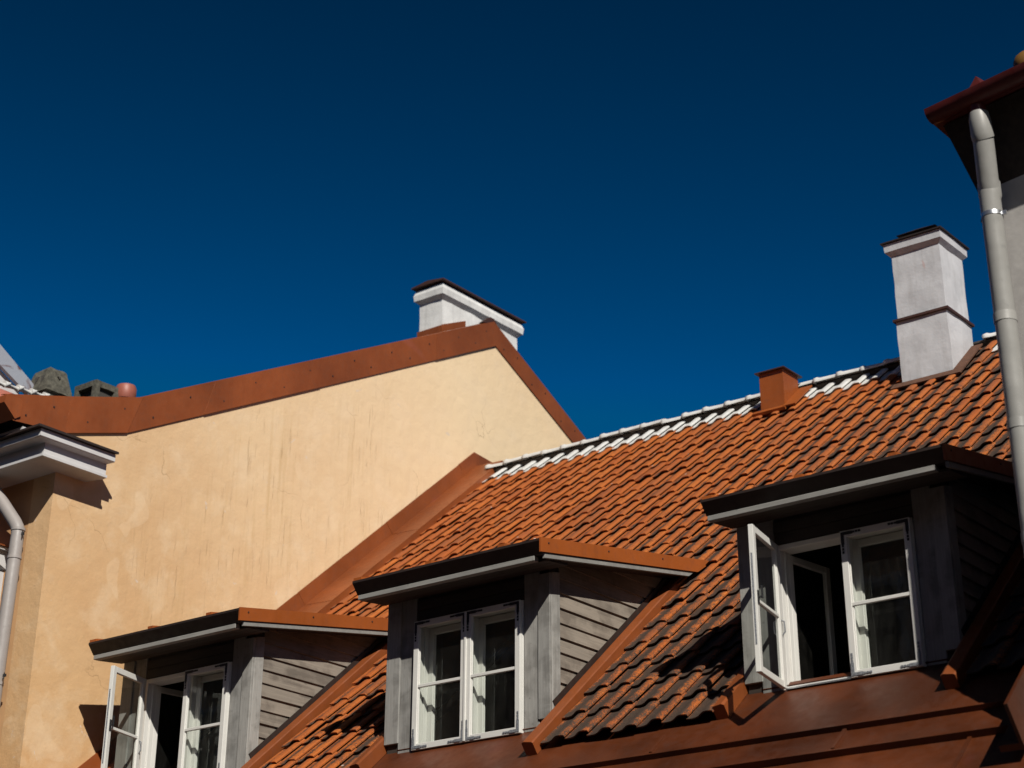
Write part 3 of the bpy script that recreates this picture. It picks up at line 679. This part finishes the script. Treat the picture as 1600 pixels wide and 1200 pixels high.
# verge of folded sheet metal in lengths, each with its screws
cuts = [(0, 0.0), (0, 0.999), (1, 0.999), (2, 0.13), (2, 0.40), (2, 0.72), (2, 1.0), (3, 0.30), (3, 0.65), (3, 1.0)]
def onl(Lx, seg, t): (a, b), (c_, d) = Lx[seg], Lx[seg+1]; return Vector((0, a+(c_-a)*t, b+(d-b)*t))
pts = [(0, 0.0), (1, 0.0), (2, 0.0), (2, 0.17), (2, 0.46), (2, 0.80), (2, 1.0), (3, 0.33), (3, 0.66), (3, 1.0)]
for i in range(len(pts)-1):
    (s0, t0), (s1, t1) = pts[i], pts[i+1]
    sg = s0 if t0 < 1.0 else s0+1
    ta = t0 if t0 < 1.0 else 0.0
    tb = t1 if s1 == sg else 1.0
    a0, a1, b0, b1 = onl(VB, sg, ta), onl(VB, sg, tb), onl(VTp, sg, ta), onl(VTp, sg, tb)
    px = Vector((XA+0.003, 0, 0)); th = Vector((0.009+0.005*(i % 2), 0, 0))
    mb = MB(); mb.prism([a0+px, a1+px, b1+px, b0+px], th)
    lip = Vector((0, 0, 0.016)); mb.prism([a0+px, a1+px, a1+px+lip, a0+px+lip], th*1.5)
    mb.prism([b0+px, b1+px, b1+px-Vector((0.06, 0, -0.012)), b0+px-Vector((0.06, 0, -0.012))], Vector((0, 0, 0.008)))
    vp = mb.build('verge_fascia', 'red_metal', yh)
    ln = (a1-a0).length; k = max(1, int(ln/0.62))
    for j in range(k):
        for fr, ff_ in ((0.25, 0.30), (0.75, 0.68)):
            f = (j+fr+random.uniform(-0.06, 0.06))/k; c_ = (a0.lerp(a1, f)).lerp(b0.lerp(b1, f), ff_) + Vector((XA+0.013, 0, 0))
            mb = MB(); mb.tube([c_, c_+Vector((0.006, 0, 0))], 0.0085, 8); mb.build('screw', 'iron', vp)
# ridge cap behind the apex
mb = MB(); mb.prism([(XA+0.008, 16.84, 11.20), (XA+0.008, 17.0, 11.325), (XA+0.008, 17.08, 11.325), (XA+0.008, 17.14, 11.27)], (-0.06, 0, 0)); mb.build('ridge_end', 'dark_metal', yh)
# moulded cornice: along the street front and returned on the gable
CX_ = -13.25
def sweep(profile, z_off=0):
    """profile: (projection, z); L-shaped path front -> return"""
    vs = []; fs = []; n = len(profile)
    for st in ('far', 'corner', 'end'):
        for pr, z in profile:
            if st == 'far': vs.append((-20.0, YF-pr*1.55, z))
            elif st == 'corner': vs.append((XA+pr, YF-pr*1.55, z))
            else: vs.append((XA+pr, 11.09-(0.285-pr)*0.35, z))
    for j in range(2):
        for k in range(n-1): fs.append((j*n+k, j*n+k+1, (j+1)*n+k+1, (j+1)*n+k))
    fs.append(tuple(range(2*n, 3*n)))
    return vs, fs
v, f = sweep([(-0.02, 7.765), (0.285, 7.745), (0.285, 7.680), (0.275, 7.672), (0.205, 7.664), (0.205, 7.560), (0.222, 7.554), (0.222, 7.530), (0.195, 7.522), (-0.02, 7.515)])
co = mesh('cornice', v, f, 'offwhite', yh)
v, f = sweep([(-0.02, 7.82), (0.315, 7.770), (0.318, 7.748), (-0.02, 7.762)])
mesh('cornice_cover', v, f, 'black_metal', co)
# eave gutter of the yellow house above its cornice
mb = MB(); mb.prism([(XA+0.03, 9.98, 8.06), (XA+0.03, 9.96, 7.98), (XA+0.03, 10.10, 7.86), (XA+0.03, 10.16, 7.90), (XA+0.03, 10.16, 8.06)], (-8, 0, 0)); mb.build('eave_gutter', 'red_metal', yh)
mb = MB(); mb.prism([(XA+0.0, 10.22, 7.83), (XA+0.0, 10.22, 7.76), (XA, 10.40, 7.76), (XA, 10.40, 7.83)], (-8, 0, 0)); mb.build('eave_board', 'offwhite', yh)
# downpipe
px_, py_ = -13.775, 10.50
mb = MB(); mb.tube([(-14.6, 10.34, 7.98), (-14.42, 10.36, 7.78), (px_-0.05, py_-0.005, 7.055), (px_-0.012, py_, 7.0), (px_, py_, 6.94), (px_-0.03, py_, 5.5), (px_-0.06, py_, 0.2)], 0.060, 24); dp = mb.build('downpipe', 'pipe_left', yh, smooth=True)
for z, xo in ((6.98, 0.0), (6.72, -0.004), (5.60, -0.029), (4.2, -0.05)):
    mb = MB(); mb.tube([(px_+xo, py_, z-0.012), (px_+xo, py_, z+0.012)], 0.0655, 24); mb.build('pipe_collar', 'pipe_left', dp, smooth=True)
for z in (6.93, 5.66):
    mb = MB(); mb.box(px_+0.055, px_+0.085, py_-0.008, py_+0.008, z-0.012, z+0.012); mb.tube([(px_+0.078, py_-0.012, z-0.035), (px_+0.082, py_-0.014, z+0.02)], 0.005, 6); mb.build('pipe_bracket', 'iron', dp)
# head of a street window, seen edge-on behind the downpipe
mb = MB(); mb.box(-15.2, -14.03, 10.47, YF, 6.86, 6.885); mb.prism([(-15.2, 10.47, 6.86), (-15.2, 10.55, 6.74), (-15.2, YF, 6.70), (-15.2, YF, 6.86)], (1.13, 0, 0)); mb.build('window_hood', 'offwhite', yh)
mb = MB(); mb.box(-15.22, -14.01, 10.45, YF, 6.886, 6.90); mb.build('hood_cover', 'red_metal', yh)
mb = MB(); mb.box(-14.22, -14.10, 10.585, YF, 5.4, 6.68); mb.build('window_surround', 'offwhite', yh)

# chimney of the yellow house
ax0, ax1, ay0, ay1 = -14.255, -13.90, 16.51, 18.03
mb = MB(); mb.box(ax0, ax1, ay0, ay1, 10.6, 11.62); ca = mb.build('chimney', 'limewash_bright', yh); rough_up(ca, 0.010, 4, 4.0, 8)
rings = [(0.0, 11.495), (0.055, 11.545), (0.062, 11.62), (0.045, 11.668), (0.030, 11.695)]
vs = []; fs = []
for e, z in rings: vs += [(ax0-e, ay0-e, z), (ax1+e, ay0-e, z), (ax1+e, ay1+e, z), (ax0-e, ay1+e, z)]
for j in range(len(rings)-1):
    for k in range(4): fs.append((j*4+k, j*4+(k+1) % 4, j*4+4+(k+1) % 4, j*4+4+k))
fs += [(3, 2, 1, 0), tuple(range(len(vs)-4, len(vs)))]
o = mesh('chimney_crown', vs, fs, 'limewash_bright', ca); rough_up(o, 0.005, 3, 6.0, 2)
mb = MB(); mb.add([(ax0-.085, ay0-.085, 11.715), (ax1+.085, ay0-.085, 11.715), (ax1+.085, ay1+.085, 11.715), (ax0-.085, ay1+.085, 11.715), (ax0-.085, ay0-.085, 11.73), (ax1+.085, ay0-.085, 11.73), (ax1+.085, ay1+.085, 11.73), (ax0-.085, ay1+.085, 11.73), ((ax0+ax1)/2, ay0-.085, 11.765), ((ax0+ax1)/2, ay1+.085, 11.765)],
    [(3, 2, 1, 0), (0, 1, 5, 8, 4), (1, 2, 6, 5), (2, 3, 7, 9, 6), (3, 0, 4, 7), (5, 6, 9, 8), (7, 4, 8, 9)]); mb.build('cap_sheet', 'dark_metal', ca)
mb = MB(); mb.box(ax0-0.02, ax0+0.0, ay0-0.015, ay1, 10.95, 11.14); mb.box(ax0-0.02, ax1+0.0, ay0-0.022, ay0-0.004, 10.9, 11.135); mb.prism([(ax1+0.008, ay0-0.02, 10.9), (ax1+0.008, ay0-0.02, 11.14), (ax1+0.008, 16.95, 11.35), (ax1+0.008, 16.97, 10.9)], (0.012, 0, 0)); mb.build('chimney_flashing', 'red_metal', ca)

# concrete pots and the pink ball vent behind the verge
def ring(cx, cy, hw, hd, z): return [(cx-hw, cy-hd, z), (cx+hw, cy-hd, z), (cx+hw, cy+hd, z), (cx-hw, cy+hd, z)]
mb = MB(); pcx, pcy = -15.16, 11.72
mb.box(pcx-0.14, pcx+0.14, pcy-0.14, pcy+0.14, 8.40, 8.985)
pot = mb.build('concrete_pot', 'concrete', yh); rough_up(pot, 0.012, 3, 9.0, 4)
vs = ring(pcx, pcy, 0.17, 0.17, 8.985) + ring(pcx, pcy, 0.165, 0.165, 9.03) + ring(pcx, pcy, 0.110, 0.110, 9.245) + ring(pcx, pcy, 0.085, 0.085, 9.27)
fs = [(3, 2, 1, 0), (12, 13, 14, 15)] + [(j*4+k, j*4+(k+1) % 4, j*4+4+(k+1) % 4, j*4+4+k) for j in range(3) for k in range(4)]
o = mesh('pot_hood', vs, fs, 'concrete', pot); rough_up(o, 0.012, 3, 9.0, 6)
for dx_ in (-0.055, 0.045):                                     # triangular smoke holes in the street face
    mb = MB(); yy = pcy-0.165; mb.prism([(pcx+dx_-0.032, yy-0.002+0.034, 9.17), (pcx+dx_+0.032, yy-0.002+0.034, 9.17), (pcx+dx_, yy+0.008, 9.085)], (0, 0.03, 0)); mb.build('smoke_hole', 'interior', pot)
mb = MB(); mb.prism([(pcx+0.145, pcy-0.02, 9.17), (pcx+0.145, pcy+0.02, 9.17), (pcx+0.150, pcy, 9.14)], (-0.04, 0, 0)); mb.build('smoke_hole', 'interior', pot)
bx, by = -15.16, 12.34; mb = MB(); mb.box(bx-0.17, bx+0.17, by-0.16, by+0.16, 9.225, 9.285)
for sx in (-1, 1):
    for sy in (-1, 1): mb.box(bx+sx*0.14-0.03, bx+sx*0.14+0.03, by+sy*0.13-0.03, by+sy*0.13+0.03, 8.7, 9.225)
mb.box(bx-0.165, bx+0.165, by-0.155, by+0.155, 8.6, 9.03)
o = mb.build('concrete_stack', 'concrete', yh); rough_up(o, 0.010, 2, 9.0, 11)
mb = MB(); mb.box(bx-0.13, bx+0.13, by-0.10, by+0.10, 9.03, 9.224); mb.build('smoke_hole', 'interior', o)
mb = MB(); bc = Vector((-15.0, 12.60, 0))
prof = [(8.8, 0.05), (9.165, 0.05), (9.19, 0.125), (9.215, 0.138), (9.26, 0.142), (9.31, 0.140), (9.345, 0.122), (9.365, 0.06), (9.367, 0.005)]
mb.tube([bc+Vector((0, 0, z)) for z, r in prof], [r*0.80 for z, r in prof], 24); mb.build('ball_vent', 'terracotta', yh, smooth=True)
# street dormer of the yellow house: flaking rake and a white-bedded tile verge
mb = MB(); mb.prism([(-15.28, 10.55, 9.69), (-15.28, 11.78, 8.968), (-15.28, 11.78, 8.83), (-15.28, 10.55, 9.45)], (0.05, 0, 0)); dr = mb.build('street_dormer', 'rusty_white', yh)
mb = MB(); mb.prism([(-15.40, 10.5, 9.5), (-15.40, 11.45, 9.0), (-15.40, 11.45, 8.6), (-15.40, 10.5, 8.6)], (0.10, 0, 0)); mb.build('dormer_cheek', 'offwhite', dr)
for k in range(6):
    a = Vector((-15.02, 10.72+0.165*k, 8.852+0.012*k)); mb = MB(); mb.tube([a, a+Vector((0, 0.05, 0.004)), a+Vector((0, 0.055, -0.006)), a+Vector((0, 0.19, 0.004))], [0.036, 0.036, 0.026, 0.022], 12); mb.build('verge_cap', 'white_tile', dr, smooth=True)
mb = MB(); vs = []; fs = []
for k in range(29):
    y = 10.55+0.85*k/28; z = 8.765+0.05*math.sin(2*math.pi*(y-10.55)/0.30)+0.02*(y-10.6)
    vs += [(-15.05, y, z), (-15.9, y, z+0.42), (-15.05, y, z-0.02), (-15.9, y, z+0.40)]
for k in range(28): b = k*4; fs += [(b, b+4, b+5, b+1), (b+2, b+3, b+7, b+6), (b, b+2, b+6, b+4)]
mb.add(vs, fs); mb.build('dormer_tiles', 'terracotta', dr, smooth=True)

# ================================================================== GREY HOUSE ON THE RIGHT
gh = thing('grey_house', (-2.5, 11.0, 0), 'grey plastered corner house with red metal eave at right edge', 'house')
fd = Vector((1, -0.20, 0)); ZE_C = 7.84
P0 = Vector((XC, YC, 0)); P1 = P0 + fd*9; P2 = Vector((P1.x, 24, 0)); P3 = Vector((XC, 24, 0))
mb = MB(); mb.prism([P0, P1, P2, P3], (0, 0, ZE_C)); mb.build('wall', 'grey_plaster', gh)
E0 = Vector((-4.530, 10.36, ZE_C+0.12)); E1 = E0+fd*9; E2 = Vector((E1.x, 24.3, E0.z)); E3 = Vector((E0.x, 24.3, E0.z))
T0, T1 = Vector((-1.6, 13.6, 9.2)), Vector((-1.6, 21.0, 9.2))
mb = MB(); dn = Vector((0, 0, -0.05))
mb.add([E0, E1, E2, E3, T0, T1, E0+dn, E1+dn, E2+dn, E3+dn], [(0, 1, 4), (1, 2, 5, 4), (2, 3, 5), (3, 0, 4, 5), (9, 8, 7, 6), (0, 6, 7, 1), (1, 7, 8, 2), (2, 8, 9, 3), (3, 9, 6, 0)])
mb.build('roof', 'crimson_metal', gh)
mb = MB(); q = Vector((0, 0, -0.24)); 
mb.add([E0+Vector((0.05, 0.05, -0.06)), E1+Vector((0, 0.05, -0.06)), P1+Vector((0, 0, ZE_C-0.40)), P0+Vector((0, 0, ZE_C-0.40)), E3+Vector((0.05, 0, -0.06)), P3+Vector((0, 0, ZE_C-0.40))], [(0, 1, 2, 3), (0, 3, 5, 4)])
mb.build('soffit', 'dark_wood', gh)
def gutter(a, b, side):
    mb = MB(); d = (b-a).normalized(); nrm = d.cross(Vector((0, 0, 1))).normalized()*side; vs = []; fs = []; seg = 8
    for p in (a, b):
        for k in range(seg+1):
            an = math.pi*k/seg; vs.append(p + nrm*0.075*math.cos(an) - Vector((0, 0, 0.085))*math.sin(an))
        for k in range(seg+1):
            an = math.pi*(1-k/seg); vs.append(p + nrm*0.070*math.cos(an) - Vector((0, 0, 0.080))*math.sin(an))
    n = 2*(seg+1)
    for k in range(n): fs.append((k, (k+1) % n, n+(k+1) % n, n+k))
    fs += [tuple(range(seg+1)), tuple(range(n+seg, n-1, -1))]
    mb.add(vs, fs); return mb
gutter(E0+Vector((0.02, -0.055, 0.0)), E1+Vector((0, -0.055, 0)), 1).build('gutter', 'crimson_metal', gh, smooth=True)
mb = MB(); a = E0+fd*0.30+Vector((0, 0.12, 0.02))
mb.prism([a+Vector((-0.04, -0.10, 0.03)), a+Vector((0.11, -0.13, 0.03)), a+Vector((0.02, -0.02, 0.20))], (0.0, 0.14, 0.03)); mb.build('roof_upstand', 'crimson_metal', gh)
for k in range(1, 9):
    mb = MB(); a = E0+fd*(0.45*k)+Vector((0, 0, 0.0)); tdir = (T0-E0); tdir = Vector((0, 1, 0.47)).normalized()
    mb.prism([a+Vector((-0.012, 0, 0.0)), a+Vector((0.012, 0, 0.0)), a+Vector((0.012, 0, 0.05)), a+Vector((-0.012, 0, 0.05))], tdir*(0.8*k*0.45)); mb.build('roof_seam', 'crimson_metal', gh)
# downpipe with its offset
pX, pY = -4.224, 10.420; R_P = 0.067
top = Vector((-4.170, 10.272, 7.875))
mb = MB(); mb.tube([top+Vector((0, 0, 0.0)), top+Vector((0, 0, -0.09))], [0.050, 0.045], 24); mb.build('gutter_outlet', 'crimson_metal', gh, smooth=True)
mb = MB(); mb.tube([top+Vector((0, 0, -0.055)), top+Vector((0, 0, -0.10)), top+Vector((-0.002, 0.02, -0.20)), top+Vector((-0.004, 0.034, -0.222))], [0.062, R_P+0.002, R_P+0.006, R_P+0.006], 28); elb = mb.build('pipe_elbow', 'pipe_grey', gh, smooth=True)
mb = MB(); mb.tube([top+Vector((-0.004, 0.03, -0.215)), Vector((pX+0.012, pY-0.035, 7.40)), Vector((pX+0.004, pY-0.008, 7.34))], R_P, 28); mb.build('pipe_offset', 'pipe_grey', gh, smooth=True)
mb = MB(); mb.tube([(pX, pY, 7.39), (pX, pY, 7.30), (pX-0.004, pY, 7.28), (pX-0.01, pY, 0.15)], [R_P+0.006, R_P+0.006, R_P+0.001, R_P+0.001], 28); dpc = mb.build('downpipe', 'pipe_grey', gh, smooth=True)
mb = MB(); mb.tube([(pX-0.003, pY, 7.145), (pX-0.003, pY, 7.172)], R_P+0.004, 28); mb.build('pipe_clamp', 'galvanised', dpc, smooth=True)
mb = MB(); mb.box(pX+R_P, pX+R_P+0.026, pY-0.008, pY+0.008, 7.145, 7.172); mb.tube([(pX-R_P-0.022, pY+0.02, 7.155), (pX-R_P+0.01, pY+0.02, 7.155)], 0.012, 8); mb.build('clamp_bolt', 'galvanised', dpc)
for z in (6.45, 5.75, 5.05, 4.6):
    mb = MB(); mb.tube([(pX-0.006, pY, z-0.03), (pX-0.006, pY, z+0.03)], R_P+0.005, 28); mb.build('pipe_collar', 'pipe_grey', dpc, smooth=True)
# ochre ball finial on the roof edge
bc = Vector((-3.80, 10.29, 8.06)); mb = MB()
prof = [(-0.16, 0.03), (-0.10, 0.04), (-0.085, 0.05), (-0.06, 0.078), (-0.02, 0.097), (0.02, 0.098), (0.055, 0.083), (0.08, 0.056), (0.096, 0.02), (0.098, 0.002)]
mb.tube([bc+Vector((0, 0, z)) for z, r in prof], [r for z, r in prof], 20); mb.build('ball_finial', 'gold', gh, smooth=True)

# ================================================================== HOUSE ACROSS THE STREET (unseen; added and sized for pane reflections and to block sky light)
oh = thing('unseen_opposite_house', (-6, -6, 0), 'unseen added long brown-plastered house with red roof across the street from the dormers', 'house')
mb = MB(); mb.box(-34, 20, -14, -3.5, 0, 11.6); mb.build('wall', 'front_plaster', oh)
mb = MB(); mb.prism([(-34.3, -3.1, 11.5), (-34.3, -8.7, 16.2), (-34.3, -14.4, 11.5)], (54.6, 0, 0)); mb.build('roof', 'red_metal', oh)
for i in range(14):
    for z in (1.0, 4.6, 8.2):
        mb = MB(); x = -32+3.6*i; mb.box(x, x+1.3, -3.495, -3.43, z, z+1.9); wn = mb.build('window', 'white', oh)
        mb = MB(); mb.box(x+0.1, x+1.2, -3.43, -3.425, z+0.1, z+1.8); mb.build('pane', 'interior', wn)
